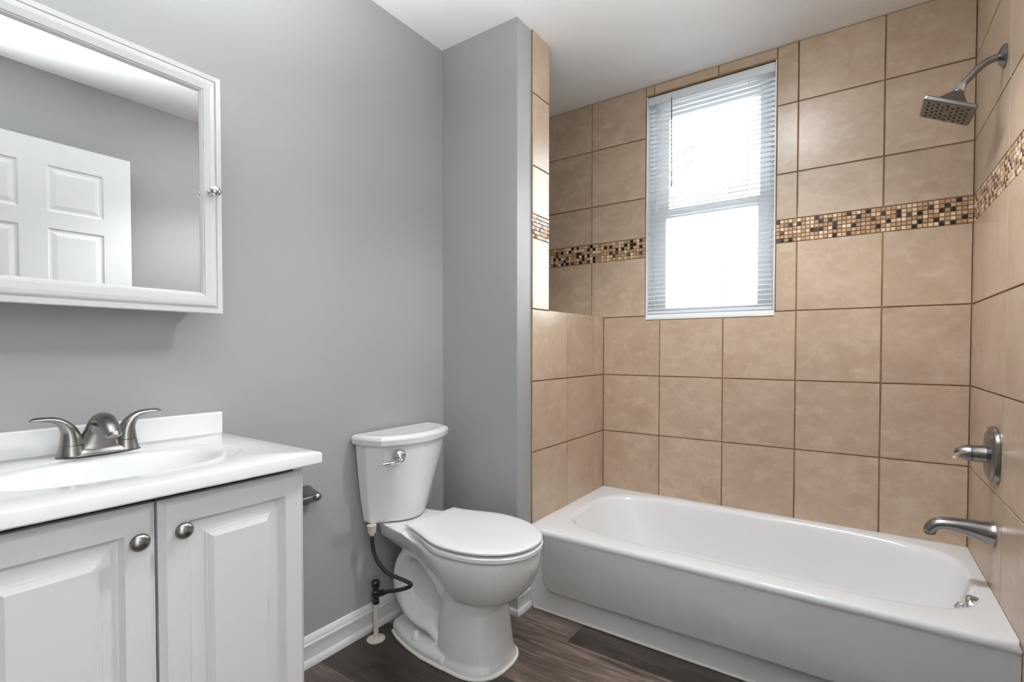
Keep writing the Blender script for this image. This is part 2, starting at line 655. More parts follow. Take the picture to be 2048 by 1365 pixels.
# right wall
rw = MB().box(XR + GZ, 2.05, 1.69, Y2 + GZ, 0, H).build('wall_right', M['grout'])
structure(rw, 'beige tiled wall carrying the shower fittings')
frr = lambda u, v, d: (XR + GZ - d, u, v)
T = []
for a, b in ((1.98, Y2), (1.695, 1.98)):
    for c, d in ((0.33, R3), (R3, R2), (R2, R1), (R1, BB), (BT, RA), (RA, RB), (RB, H)):
        T.append((a, b, c, d))
T.append((1.695, 1.98, 0.0, 0.33))
tile_mesh('tiles', T, frr, M['tile'], rw)
mosaic(1.695, Y2, frr, rw, 23)
DO0, DO1, DOZ = -0.50, 0.255, 2.105
rp = MB().box(1.9405, 2.05, YF - 0.1, DO0, 0, H).box(1.9405, 2.05, DO1, 1.69, 0, H).box(1.9405, 2.05, DO0, DO1, DOZ, H).build('wall_entry', M['paint'])
structure(rp, 'grey painted wall seen only in the mirror')


# ------------------------------------------------------------------ baseboards
BASE_PROF = [(0.0, 0.0), (0.019, 0.0), (0.0195, 0.012), (0.017, 0.022), (0.013, 0.028), (0.0125, 0.066), (0.0145, 0.070),
             (0.0145, 0.078), (0.011, 0.083), (0.0115, 0.090), (0.0085, 0.097), (0.005, 0.104), (0.0, 0.106)]


def baseboard(name, path, label):
    """path: list of (x, y, nx, ny): wall point and the direction away from the wall (mitred at corners)"""
    rings = [[(x + nx * t, y + ny * t, z) for t, z in BASE_PROF] for x, y, nx, ny in path]
    o = MB().loft(rings).build(name, M['trim'], smooth=28)
    return structure(o, label)


baseboard('baseboard_left', [(0.0, 0.69, 1, 0), (0.0, Y1, 1, -1), (XA - 0.008, Y1, 1, -1), (XA - 0.008, 1.757, 1, 0)],
          'white moulded baseboard along the grey walls by the toilet')
baseboard('baseboard_right', [(1.9405, 0.30, -1, 0), (1.9405, 1.69, -1, 0)], 'white moulded baseboard under the open door')

# ------------------------------------------------------------------ window
win = MB()
fy0, fy1 = 2.552, 2.652
win.box(wx0, wx0 + 0.030, fy0, fy1, wz0, wz1).box(wx1 - 0.030, wx1, fy0, fy1, wz0, wz1)
win.box(wx0 + 0.03, wx1 - 0.03, fy0, fy1, wz1 - 0.035, wz1).box(wx0 + 0.03, wx1 - 0.03, fy0, fy1, wz0, wz0 + 0.022)
window = win.build('window_1', M['vinyl'], bevel=0.002)
structure(window, 'white double hung window above the bath')
rv = MB()
g0 = Y2 + 0.002
rv.box(wx0 + 0.0002, wx0 + 0.004, g0, fy0, wz0, wz1).box(wx1 - 0.004, wx1 - 0.0002, g0, fy0, wz0, wz1)
rv.box(wx0 + 0.004, wx1 - 0.004, g0, fy0, wz0 + 0.0002, wz0 + 0.006)
rv.build('window_reveal', M['vinyl'], window)
sk = MB().box(wx0 + 0.004, wx1 - 0.004, 2.497, fy0 + 0.004, wz0 + 0.006, wz0 + 0.024).build('window_sill', M['vinyl'], window, bevel=0.004)


def sash(name, x0, x1, z0, z1, yy0, yy1, st, rb, rtp):
    m = MB()
    m.box(x0, x0 + st, yy0, yy1, z0, z1).box(x1 - st, x1, yy0, yy1, z0, z1)
    m.box(x0 + st, x1 - st, yy0, yy1, z0, z0 + rb).box(x0 + st, x1 - st, yy0, yy1, z1 - rtp, z1)
    s = m.build(name, M['vinyl'], window, bevel=0.003)
    ym = (yy0 + yy1) / 2
    MB().box(x0 + st - 0.004, x1 - st + 0.004, ym - 0.002, ym + 0.002, z0 + rb - 0.004, z1 - rtp + 0.004).build('pane', M['glass'], s)
    return s


sash('upper_sash', wx0 + 0.030, wx1 - 0.030, 1.800, wz1 - 0.035, 2.605, 2.640, 0.052, 0.045, 0.050)
sash('lower_sash', wx0 + 0.030, wx1 - 0.030, wz0 + 0.022, 1.832, 2.562, 2.600, 0.052, 0.040, 0.048)

# ------------------------------------------------------------------ window blind
bl = thing('window_blind', 'white slatted mini blind with open slats hanging inside the window', 'blind', (0.961, 2.518, wz0 + 0.03))
hb = MB().box(wx0 + 0.007, wx1 - 0.007, 2.500, 2.530, wz1 - 0.046, wz1 - 0.004)
hb.build('headrail', M['slat'], bl, bevel=0.003)
random.seed(8)
first = None
n_slat = 47
z_lo, z_hi = 1.312, 2.345
for i in range(n_slat):
    z = z_lo + (z_hi - z_lo) * i / (n_slat - 1)
    if first is None:
        m = MB()
        prof = []
        for k in range(7):
            t = -1 + 2 * k / 6
            prof.append((t * 0.0125, 0.0022 * (1 - t * t)))
        tilt = math.radians(7)
        pts = [(a * math.cos(tilt) - b * math.sin(tilt), a * math.sin(tilt) + b * math.cos(tilt)) for a, b in prof]
        ring = [(a, b) for a, b in pts] + [(a, b - 0.0005) for a, b in reversed(pts)]
        m.loft([[(x, a, b) for a, b in ring] for x in (wx0 + 0.009, wx1 - 0.010)])
        first = m.build('slat', M['slat'], smooth=60)
        first.parent = bl
        o = first
    else:
        o = first.copy()
        col.objects.link(o)
        o.parent = bl
    o.matrix_parent_inverse = Matrix()
    o.location = (-0.961, 2.515 - 2.518, z - (wz0 + 0.03))
MB().box(wx0 + 0.008, wx1 - 0.010, 2.503, 2.527, 1.287, 1.300).build('bottom_rail', M['slat'], bl, bevel=0.003)
for xx in (0.775, 1.145):
    MB().tube([(xx, 2.5035, wz1 - 0.04), (xx, 2.5035, 1.295)], 0.0007, 6).build('ladder_cord', M['slat'], bl)
MB().tube([(0.787, 2.4985, 2.372), (0.789, 2.4975, 2.15), (0.790, 2.4985, 1.925)], [0.0024, 0.0028, 0.0030], 8).build('tilt_wand', new_mat('clear_grey_wand', (0.05, 0.05, 0.05), 0.25), bl, smooth=40)

# ------------------------------------------------------------------ outside
yard = MB().box(-14, 18, 2.9, 30, -3.2, -3.0).build('ground', M['soil'])
structure(yard, 'pale ground outside the window')
nb = thing('neighbour_house', 'pale washed out house seen through the window blind', 'house', (1.2, 16.0, -3.0))
hw = MB()
hw.box(-2.7, 6.5, 16.0, 22.0, -3.0, 11.5)
hw.build('siding_wall', M['siding'], nb)
rfm = MB()
rfm.loft([[(-3.0, 15.6, 11.5), (6.8, 15.6, 11.5), (6.8, 22.4, 11.5), (-3.0, 22.4, 11.5)], [(-3.0, 18.9, 14.0), (6.8, 18.9, 14.0), (6.8, 19.1, 14.0), (-3.0, 19.1, 14.0)]])
rfm.build('roof', M['shutter'], nb)
for (a, b, c, d_) in ((-1.71, -1.12, 5.75, 7.80), (-1.90, -1.27, 2.50, 3.62)):
    w_ = MB().box(a, b, 15.93, 16.0, c, d_).build('house_window', M['shutter'], nb)
    tr = MB()
    tr.box(a - 0.12, a, 15.9, 16.0, c - 0.12, d_ + 0.12).box(b, b + 0.12, 15.9, 16.0, c - 0.12, d_ + 0.12)
    tr.build('casing', M['siding'], w_)
tree = thing('bare_tree', 'bare branched tree outside beyond the upper window pane', 'tree', (-0.75, 5.2, -3.0))
random.seed(4)
bm_ = MB()
bm_.tube(smooth_path([(-0.75, 5.2, -3.0), (-0.72, 5.22, -1.0), (-0.70, 5.2, 1.2), (-0.55, 5.2, 2.4), (-0.30, 5.22, 3.1)], 6), lerp_list([0.12, 0.10, 0.07, 0.035, 0.012], 25), 10)
bm_.build('trunk', M['bark'], tree, smooth=50)
bb_ = MB()
for k in range(11):
    z0 = 2.3 + 0.075 * k
    x0 = -0.56 + 0.030 * k
    dx, dz = 0.55 + 0.4 * random.random(), 0.35 + 0.45 * random.random()
    bb_.tube(smooth_path([(x0, 5.2, z0), (x0 + dx * 0.4, 5.2 + 0.1 * random.random(), z0 + dz * 0.3), (x0 + dx, 5.2, z0 + dz)], 4), lerp_list([0.020, 0.014, 0.005], 9), 6)
bb_.build('branches', M['bark'], tree, smooth=50)

# ------------------------------------------------------------------ ceiling lamp and the spot added below it (both just outside the frame)
LX, LY = 1.25, 1.55
lamp = thing('ceiling_light', 'round flush ceiling light with opal dome and nickel rim in front of the bath', 'light', (LX, LY, H))
MB().lathe([(0.0, 0.160), (0.014, 0.160), (0.018, 0.152), (0.018, 0.120)], (LX, LY, H - 0.0005), (0, 0, -1), 48).build('lamp_base', M['nickel'], lamp, smooth=40)
MB().lathe([(0.0, 0.148), (0.030, 0.150), (0.055, 0.142), (0.075, 0.122), (0.088, 0.085), (0.094, 0.040), (0.095, 0.0)], (LX, LY, H - 0.0186), (0, 0, -1), 48).build('lamp_shade', M['lamp'], lamp, smooth=60)
down_data = bpy.data.lights.new('added_spot', 'SPOT')  # spot added to brighten the tub and the lower tiles
down_data.energy = ADDED_SPOT_POWER
down_data.spot_size = math.radians(134)
down_data.spot_blend = 0.5
down_data.shadow_soft_size = 0.06
down_data.color = (0.945, 0.975, 1.0)
down = bpy.data.objects.new('added_spot', down_data)
down.location = (LX, LY, H - 0.185)
col.objects.link(down)

# hallway beyond the doorway in the entry wall
HX1 = 3.5
structure(MB().box(2.0505, HX1, -1.6, 1.2, -0.1, 0.0).build('floor_hall', M['floor_hall']), 'hallway floor beyond the doorway')
structure(MB().box(2.0505, HX1, -1.6, 1.2, H, H + 0.12).build('ceiling_hall', M['ceiling']), 'hallway ceiling beyond the doorway')
structure(MB().box(HX1, HX1 + 0.1, -1.6, 1.2, 0, H).build('wall_hall', M['hall_paint']), 'white hallway wall facing the doorway')
structure(MB().box(2.0505, HX1, -1.7, -1.6, 0, H).box(2.0505, HX1, 1.2, 1.3, 0, H).build('wall_hall_ends', M['hall_paint']), 'white hallway end walls')
hl = thing('hall_ceiling_light', 'unseen fill light panel added on the hallway ceiling', 'light', (2.75, -0.15, H))  # glowing panel added to send fill light through the doorway
MB().box(2.25, 3.25, -0.85, 0.55, H - 0.03, H - 0.0005).build('lamp_frame', M['trim'], hl)
MB().box(2.27, 3.23, -0.83, 0.53, H - 0.038, H - 0.0302).build('diffuser', M['hall_lamp'], hl)

# ------------------------------------------------------------------ bathtub
TX0, TX1, TY0, TY1 = XA + 0.001, XR - 0.001, 1.735, Y2 - 0.001
tub = thing('bathtub', 'white alcove bathtub with a plain front apron below the tiled walls', 'bathtub', (1.18, 2.1, 0))


def superellipse(cx, cy, a, b, e, th):
    c, s = math.cos(th), math.sin(th)
    k = (abs(c / a) ** e + abs(s / b) ** e) ** (-1.0 / e)
    return (cx + k * c, cy + k * s)


def rect_hit(cx, cy, x0, x1, y0, y1, th):
    c, s = math.cos(th), math.sin(th)
    ts = []
    if c > 1e-9: ts.append((x1 - cx) / c)
    if c < -1e-9: ts.append((x0 - cx) / c)
    if s > 1e-9: ts.append((y1 - cy) / s)
    if s < -1e-9: ts.append((y0 - cy) / s)
    t = min(ts)
    return (cx + t * c, cy + t * s)


def angles_with_corners(cx, cy, x0, x1, y0, y1, n):
    A = [2 * math.pi * k / n for k in range(n)]
    for x, y in ((x0, y0), (x1, y0), (x1, y1), (x0, y1)):
        a = math.atan2(y - cy, x - cx) % (2 * math.pi)
        i = min(range(n), key=lambda q: abs(A[q] - a))
        A[i] = a
    return A


bcx, bcy = 1.199, 2.135
A = angles_with_corners(bcx, bcy, TX0, TX1, TY0, TY1, 160)
def rr(ins, z):
    return [(*rect_hit(bcx, bcy, TX0 + (0.0 if ins <= 0 else 0.0), TX1, TY0 + ins, TY1, th), z) for th in A]
def ov(a, b, e, z, dx=0.0):
    return [(*superellipse(bcx + dx, bcy, a, b, e, th), z) for th in A]
rings = [rr(0.004, RIM - 0.034), rr(0.0, RIM - 0.024), rr(0.0, RIM - 0.014), rr(0.003, RIM - 0.006), rr(0.009, RIM - 0.001), rr(0.016, RIM),
         ov(0.702, 0.322, 4.6, RIM + 0.0005), ov(0.696, 0.316, 4.4, RIM - 0.001), ov(0.690, 0.310, 4.2, RIM - 0.006), ov(0.685, 0.304, 4.0, RIM - 0.018),
         ov(0.676, 0.296, 3.8, RIM - 0.06, 0.003), ov(0.645, 0.284, 3.5, RIM - 0.14, 0.012), ov(0.615, 0.268, 3.4, RIM - 0.22, 0.025),
         ov(0.58, 0.248, 3.3, RIM - 0.262, 0.035), ov(0.52, 0.21, 3.0, RIM - 0.280, 0.045), ov(0.30, 0.12, 2.5, RIM - 0.284, 0.05), ov(0.02, 0.01, 2.0, RIM - 0.286, 0.05)]
MB().loft(rings, cap0=False, cap1=True).build('basin', M['enamel'], tub, smooth=50)
# apron: recessed border with a raised panel
ap = MB()
ap.box(TX0 + 0.001, TX1, 1.7600, 1.785, 0.004, RIM - 0.03)
def rrect(x0, x1, z0, z1, r, n=8):
    pts = []
    for cx_, cz_, a0 in ((x0 + r, z0 + r, math.pi), (x1 - r, z0 + r, 1.5 * math.pi)):
        for k in range(n + 1):
            a = a0 + 0.5 * math.pi * k / n
            pts.append((cx_ + r * math.cos(a), cz_ + r * math.sin(a)))
    pts += [(x1, z1), (x0, z1)]
    return pts
o0 = rrect(0.494, 2.10, 0.090, RIM - 0.022, 0.050)
o1 = rrect(0.500, 2.10, 0.096, RIM - 0.022, 0.046)
o2 = rrect(0.510, 2.10, 0.105, RIM - 0.022, 0.042)
ap.loft([[(min(x, TX1 - 0.0005), y_, z) for x, z in o_] for o_, y_ in ((o0, 1.7602), (o0, 1.7590), (o1, 1.7430), (o2, 1.7368))])
ap.build('apron', M['enamel'], tub, smooth=40)
MB().tube([(TX0 + 0.02, 1.7570, 0.004), (TX1, 1.7570, 0.004)], 0.005, 8).build('caulk_bead', M['caulk'], tub, smooth=60)['label'] = 'cream caulk line along the floor'
OX, OY, OZ = 1.8835, 2.000, 0.316
ovf = MB().lathe([(-0.006, 0.034), (0.020, 0.034), (0.027, 0.030), (0.031, 0.021), (0.032, 0.0)], (OX, OY, OZ), (-0.985, 0, 0.17), 32).build('overflow_plate', M['chrome'], tub, smooth=40)
ovf['label'] = 'round chrome overflow plate'
MB().tube([(OX - 0.026, OY, OZ + 0.004), (OX - 0.040, OY, OZ + 0.002), (OX - 0.046, OY, OZ - 0.010)], [0.008, 0.007, 0.006], 10).build('trip_lever', M['chrome'], ovf, smooth=50)
MB().lathe([(0, 0.034), (0.004, 0.032), (0.006, 0.0)], (1.66, 2.135, 0.067), (0, 0, 1), 32).build('drain', M['chrome'], tub, smooth=40)['label'] = 'round chrome drain'

# ------------------------------------------------------------------ shower fittings
sh = thing('shower_fixture', 'square brushed nickel shower head on a bent arm from the tiled wall', 'shower', (XR, 2.05, 1.985))
MB().lathe([(0, 0.034), (0.004, 0.034), (0.010, 0.026), (0.016, 0.014), (0.018, 0.0)], (XR - 0.0005, 2.05, 1.985), (-1, 0, 0), 32).build('flange', M['nickel'], sh, smooth=40)
arm = smooth_path([(XR - 0.004, 2.05, 1.985), (1.905, 2.05, 1.984), (1.880, 2.05, 1.972), (1.852, 2.05, 1.944), (1.836, 2.05, 1.924)], 6)
MB().tube(arm, 0.0105, 16).build('shower_arm', M['nickel'], sh, smooth=60)
ax_ = Vector((-0.456, 0, -0.89)).normalized()          # direction the spray goes
fc = Vector((1.798, 2.05, 1.850))                       # centre of the face
e2 = Vector((0.89, 0, -0.456)).normalized()
e1 = Vector((0, 1, 0))
MB().lathe([(0.0, 0.011), (0.004, 0.014), (0.016, 0.0145), (0.022, 0.0165), (0.028, 0.013), (0.03, 0.0)], fc - ax_ * 0.090, ax_, 24).build('swivel_nut', M['chrome'], sh, smooth=40)
hd = MB()
def sq(h, d, r):
    pts = []
    for sx, sy, a0 in ((1, 1, 0), (-1, 1, 90), (-1, -1, 180), (1, -1, 270)):
        for k in range(5):
            a = math.radians(a0 + 90 * k / 4)
            p = fc - ax_ * d + e2 * (sx * (h - r) + r * math.cos(a)) + e1 * (sy * (h - r) + r * math.sin(a))
            pts.append(p)
    return pts
hd.loft([sq(0.012, 0.068, 0.011), sq(0.016, 0.062, 0.012), sq(0.038, 0.028, 0.008), sq(0.050, 0.016, 0.006), sq(0.068, 0.014, 0.006), sq(0.070, 0.011, 0.006), sq(0.070, 0.003, 0.006), sq(0.067, 0.0, 0.006)])
head = hd.build('spray_head', M['satin'], sh, smooth=30)
nz = MB()
for i in range(-4, 5):
    for j in range(-4, 5):
        if (i + j) % 2 == 0 and (abs(i) + abs(j) != 0):
            nz.lathe([(-0.001, 0.0038), (0.002, 0.0028), (0.003, 0.0)], fc + e2 * (i * 0.0130) + e1 * (j * 0.0130), ax_, 8)
nzo = nz.build('nozzles', M['nozzle'], head, smooth=50)
nzo['kind'] = 'stuff'
nzo['label'] = 'black rubber spray nozzles'

vt = thing('shower_valve', 'brushed nickel shower valve plate and lever on the tiled wall', 'valve', (XR, 2.07, 0.778))
def plate(sc, d):
    pts = []
    for k in range(40):
        th = 2 * math.pi * k / 40
        y_, z_ = superellipse(0, 0, 0.074 * sc, 0.088 * sc, 3.0, th)
        pts.append((XR - d, 2.07 + y_, 0.778 + z_))
    return pts
MB().loft([plate(1.0, 0.0005), plate(1.0, 0.006), plate(0.96, 0.012), plate(0.90, 0.014), plate(0.86, 0.0145), plate(0.80, 0.019), plate(0.45, 0.024), plate(0.05, 0.025)]).build('escutcheon_plate', M['nickel'], vt, smooth=30)
hnd = MB().lathe([(0.018, 0.029), (0.024, 0.027), (0.055, 0.0255), (0.057, 0.024), (0.059, 0.0265), (0.068, 0.0255), (0.086, 0.017), (0.094, 0.010), (0.098, 0.0)], (XR, 2.07, 0.778), (-1, 0, 0), 32).build('handle_hub', M['satin'], vt, smooth=30)
MB().tube([(1.868, 2.058, 0.781), (1.850, 2.045, 0.779), (1.838, 2.030, 0.775), (1.830, 2.015, 0.769)], [(0.010, 0.010), (0.009, 0.007), (0.009, 0.005), (0.006, 0.003)], 12).build('lever', M['chrome'], hnd, smooth=50)

sp = thing('tub_spout', 'brushed nickel tub spout over the end of the bath', 'spout', (XR, 2.07, 0.535))
pth = smooth_path([(XR - 0.0005, 2.07, 0.532), (1.915, 2.07, 0.534), (1.870, 2.07, 0.541), (1.825, 2.07, 0.5435), (1.797, 2.07, 0.538), (1.782, 2.07, 0.522), (1.778, 2.07, 0.506)], 5)
MB().tube(pth, lerp_list([(0.034, 0.040), (0.030, 0.034), (0.026, 0.026), (0.023, 0.0205), (0.021, 0.019), (0.019, 0.018), (0.017, 0.016)], len(pth)), 24).build('spout_body', M['nickel'], sp, smooth=50)
MB().lathe([(0, 0.013), (0.004, 0.013)], (1.778, 2.07, 0.5062), (-0.1, 0, -1), 16).build('outlet', M['nozzle'], sp, smooth=40)

# ------------------------------------------------------------------ toilet
TY = 1.365
toilet = thing('toilet', 'white two piece toilet with closed lid between vanity and tub', 'toilet', (0.36, TY, 0))


def egg(x_back, x_front, hw, z, hw_back=None, n=48, xm=None):
    """closed outline: rounded front, squared-off narrower back"""
    xm = xm if xm is not None else x_back + (x_front - x_back) * 0.5
    pts = []
    hb_ = hw if hw_back is None else hw_back
    for k in range(n + 1):                               # front half: from +y side over the tip to -y side
        th = math.pi / 2 - math.pi * k / n
        pts.append((xm + (x_front - xm) * max(0, math.cos(th)) ** 0.92, TY + hw * math.copysign(abs(math.sin(th)) ** 0.95, math.sin(th)), z))
    m = 12
    for s in (-1, 1):
        seg = []
        for k in range(1, m + 1):
            t = k / m
            x_ = xm + (x_back - xm) * t
            sm = t * t * (3 - 2 * t)
            seg.append((x_, TY + s * (hw + (hb_ - hw) * sm), z))
        pts += seg if s < 0 else seg[::-1]
    return pts


def ell(cx_, a, b, z, ef=2.0, n=48, xback=None):
    pts = []
    for k in range(n):
        th = 2 * math.pi * k / n
        x_, y_ = superellipse(cx_, TY, a, b, ef, th)
        if xback is not None:
            x_ = max(x_, xback)
        pts.append((x_, y_, z))
    return pts


body = MB()
# bowl
def crom(rows, n=4):
    rows = [rows[0]] + list(rows) + [rows[-1]]
    out = []
    for i in range(1, len(rows) - 2):
        for k in range(n):
            t = k / n
            out.append([0.5 * (2 * q + (r_ - p) * t + (2 * p - 5 * q + 4 * r_ - u) * t * t + (3 * q - p - 3 * r_ + u) * t ** 3)
                        for p, q, r_, u in zip(rows[i - 1], rows[i], rows[i + 1], rows[i + 2])])
    return out + [list(rows[-2])]
bowl_rows = [(0.20, 0.688, 0.172, 0.417, 0.118, 0.45), (0.20, 0.695, 0.178, 0.408, 0.118, 0.45), (0.205, 0.696, 0.178, 0.386, 0.112, 0.45),
             (0.250, 0.689, 0.170, 0.350, 0.100, 0.455), (0.295, 0.673, 0.157, 0.310, 0.085, 0.46), (0.330, 0.645, 0.138, 0.272, 0.07, 0.465),
             (0.355, 0.602, 0.108, 0.243, 0.055, 0.465), (0.39, 0.550, 0.070, 0.228, 0.04, 0.465)]
body.loft([egg(r_[0], r_[1], r_[2], r_[3], r_[4], xm=r_[5]) for r_ in crom(bowl_rows)])
# pedestal
body.loft([ell(0.447, 0.140, 0.129, 0.0, 2.7, xback=0.345), ell(0.447, 0.138, 0.127, 0.02, 2.7, xback=0.345), ell(0.445, 0.133, 0.119, 0.04, 2.7, xback=0.345),
           ell(0.443, 0.124, 0.112, 0.12, 2.7, xback=0.348), ell(0.443, 0.114, 0.108, 0.20, 2.6, xback=0.352), ell(0.455, 0.118, 0.108, 0.245, 2.4), ell(0.46, 0.10, 0.09, 0.28, 2.2)])
# plinth behind the pedestal
pl = []
for x_, w_ in ((0.065, 0.045), (0.085, 0.068), (0.14, 0.092), (0.22, 0.114), (0.30, 0.127), (0.40, 0.130)):
    pl.append((x_, w_))
def plin(z, k):
    return [(x_ + (0.004 if i == 0 else 0) * k, TY - w_ * (1 - 0.03 * k), z) for i, (x_, w_) in enumerate(pl)] + [(x_, TY + w_ * (1 - 0.03 * k), z) for x_, w_ in reversed(pl)]
body.loft([plin(0.0, 0), plin(0.026, 0), plin(0.038, 2), plin(0.044, 5)])
# thin core between pedestal and rear
body.box(0.09, 0.42, TY - 0.022, TY + 0.022, 0.0, 0.37)
# trapway
tp = smooth_path([(0.415, TY, 0.165), (0.350, TY, 0.235), (0.288, TY, 0.298), (0.220, TY, 0.334), (0.152, TY, 0.318), (0.113, TY, 0.262), (0.105, TY, 0.190), (0.135, TY, 0.125), (0.21, TY, 0.088), (0.30, TY, 0.078), (0.345, TY, 0.04)], 6)
body.tube(tp, lerp_list([(0.084, 0.040), (0.088, 0.038), (0.086, 0.036), (0.082, 0.036), (0.078, 0.036), (0.076, 0.037), (0.076, 0.037), (0.076, 0.034), (0.084, 0.036), (0.092, 0.036), (0.09, 0.03)], len(tp)), 20, upv=(0, 0, 1))
# deck carrying the tank
def deck(z, h0, h1, x0, x1):
    return [(x0, TY - h0, z), (x1, TY - h1, z), (x1, TY + h1, z), (x0, TY + h0, z)]
body.loft([deck(0.330, 0.055, 0.06, 0.13, 0.33), deck(0.385, 0.098, 0.130, 0.055, 0.34), deck(0.436, 0.105, 0.140, 0.045, 0.215)])
b_o = body.build('bowl', M['porcelain'], toilet, smooth=60)
rm = b_o.modifiers.new('remesh', 'REMESH')
rm.mode = 'VOXEL'
rm.voxel_size = 0.0040
rm.use_smooth_shade = True
smd = b_o.modifiers.new('smooth', 'SMOOTH')
smd.factor = 0.5
smd.iterations = 5
# caulk round the base
cpts = []
fo = [(x_, y_) for x_, y_, z_ in ell(0.447, 0.141, 0.130, 0.0, 2.7) if x_ > 0.40]
fo = sorted([p for p in fo if p[1] <= TY], key=lambda p: p[0]) + sorted([p for p in fo if p[1] > TY], key=lambda p: -p[0])
left = [(x_, TY - w_ - 0.001) for x_, w_ in pl[1:]]
right = [(x_, TY + w_ + 0.001) for x_, w_ in reversed(pl[1:])]
ring = [(x_, y_, 0.004) for x_, y_ in left + fo + right]
MB().tube(ring, 0.0065, 8).build('caulk_bead', M['caulk'], toilet, smooth=60)['label'] = 'cream caulk line around the base'
for s in (-1, 1):
    MB().lathe([(0, 0.017), (0.004, 0.0165), (0.022, 0.0125), (0.029, 0.009), (0.031, 0.0)], (0.245, TY + s * 0.098, 0.040), (0, 0, 1), 24).build('bolt_cap', M['seat'], toilet, smooth=40)

# seat and lid
SROT = math.radians(-3.5)                                # the seat sits a little askew on the bowl
def askew(p):
    x_, y_, z_ = p
    dx, dy = x_ - 0.42, y_ - TY
    return (0.42 + dx * math.cos(SROT) - dy * math.sin(SROT), TY + 0.004 + dx * math.sin(SROT) + dy * math.cos(SROT), z_)
def eggs(profile, x_back, x_front, hw, hwb):
    return [[askew(p) for p in egg(x_back + i_, x_front - i_, hw - i_, z_, hwb - i_, xm=0.45)] for i_, z_ in profile]
MB().loft(eggs([(0.035, 0.4228), (0.004, 0.4230), (0.0, 0.426), (0.0, 0.4375), (0.003, 0.4400), (0.030, 0.4402)], 0.222, 0.705, 0.188, 0.124)).build('seat', M['seat'], toilet, smooth=40)
MB().loft(eggs([(0.035, 0.4478), (0.004, 0.4481), (0.0, 0.4505), (0.0, 0.4555), (0.003, 0.4585), (0.012, 0.4612), (0.03, 0.4630), (0.06, 0.4640), (0.09, 0.4642)], 0.206, 0.702, 0.185, 0.126)).build('seat_lid', M['seat'], toilet, smooth=45)
for s in (-1, 1):
    MB().box(0.218, 0.246, TY + s * 0.078 - 0.018, TY + s * 0.078 + 0.018, 0.418, 0.4465).build('hinge', M['seat'], toilet, bevel=0.003)

# tank
def tank_sec(z, xb, xc, xf, wb, wc, n=10, grow=0.0):
    """back corners wb wide at xb, front corners wc wide at xc, bowed front reaching xf"""
    pts = [(xb - 0.0, TY + wb + grow, z), (xb, TY - wb - grow, z)]
    pts.append(((xb + xc) / 2, TY - (wb * 0.45 + max(wb, wc) * 0.55) - grow, z))
    for k in range(n + 1):
        t = -1 + 2 * k / n
        pts.append((xc + (xf - xc) * (1 - abs(t) ** 2.0) + grow, TY + t * (wc + grow), z))
    pts.append(((xb + xc) / 2, TY + (wb * 0.45 + max(wb, wc) * 0.55) + grow, z))
    return pts
tk = MB()
tk.loft([tank_sec(0.440, 0.032, 0.098, 0.140, 0.146, 0.086), tank_sec(0.450, 0.028, 0.104, 0.150, 0.160, 0.092), tank_sec(0.54, 0.024, 0.118, 0.168, 0.172, 0.116),
         tank_sec(0.64, 0.022, 0.131, 0.184, 0.182, 0.141), tank_sec(0.752, 0.020, 0.144, 0.198, 0.190, 0.168)])
tk.build('tank', M['porcelain'], toilet, bevel=0.005, bseg=3, blimit=19)
ld = MB()
ld.loft([tank_sec(0.748, 0.014, 0.148, 0.206, 0.196, 0.172, grow=0.003), tank_sec(0.770, 0.012, 0.148, 0.206, 0.196, 0.172, grow=0.006), tank_sec(0.781, 0.014, 0.148, 0.205, 0.195, 0.171, grow=0.001),
         tank_sec(0.7845, 0.022, 0.144, 0.198, 0.190, 0.166, grow=-0.006), tank_sec(0.7830, 0.032, 0.136, 0.188, 0.182, 0.156, grow=-0.010), tank_sec(0.7825, 0.045, 0.12, 0.168, 0.160, 0.136, grow=-0.012)])
ld.build('tank_lid', M['porcelain'], toilet, bevel=0.003, bseg=2, blimit=19)
lv = MB().lathe([(-0.022, 0.019), (0.0, 0.0190), (0.006, 0.0225), (0.014, 0.0220), (0.021, 0.0175), (0.026, 0.010), (0.028, 0.0)], (0.180, 1.247, 0.712), (0.92, -0.38, 0.03), 24).build('flush_lever', M['chrome'], toilet, smooth=50)
lv['label'] = 'chrome flush lever'
MB().tube([(0.203, 1.242, 0.702), (0.209, 1.224, 0.699), (0.207, 1.200, 0.697), (0.198, 1.172, 0.697), (0.193, 1.160, 0.697)], [(0.009, 0.010), (0.010, 0.008), (0.010, 0.007), (0.008, 0.006), (0.004, 0.003)], 12).build('lever_arm', M['chrome'], lv, smooth=50)

# water supply
ws = thing('water_supply_valve', 'dark shut-off valve on a cream floor pipe with black hose to the toilet', 'valve', (0.072, 1.226, 0))
MB().lathe([(0, 0.034), (0.003, 0.034), (0.007, 0.026), (0.008, 0.0)], (0.072, 1.226, 0.0005), (0, 0, 1), 32).build('floor_flange', M['pvc'], ws, smooth=40)
MB().lathe([(0.004, 0.0095), (0.145, 0.0095)], (0.072, 1.226, 0), (0, 0, 1), 20).build('pipe', M['pvc'], ws, smooth=40)
MB().lathe([(0.138, 0.013), (0.152, 0.0135), (0.154, 0.011), (0.165, 0.012), (0.168, 0.0145), (0.185, 0.0145), (0.188, 0.011), (0.200, 0.011), (0.203, 0.015), (0.220, 0.016), (0.226, 0.012), (0.228, 0.0)], (0.072, 1.226, 0), (0, 0, 1), 20).build('valve_body', M['valve'], ws, smooth=30)
MB().lathe([(0.0, 0.009), (0.012, 0.009), (0.013, 0.0115), (0.028, 0.0115), (0.030, 0.008), (0.042, 0.008)], (0.078, 1.228, 0.177), (0.93, 0.30, 0.25), 12).build('outlet_nut', M['valve'], ws, smooth=30)
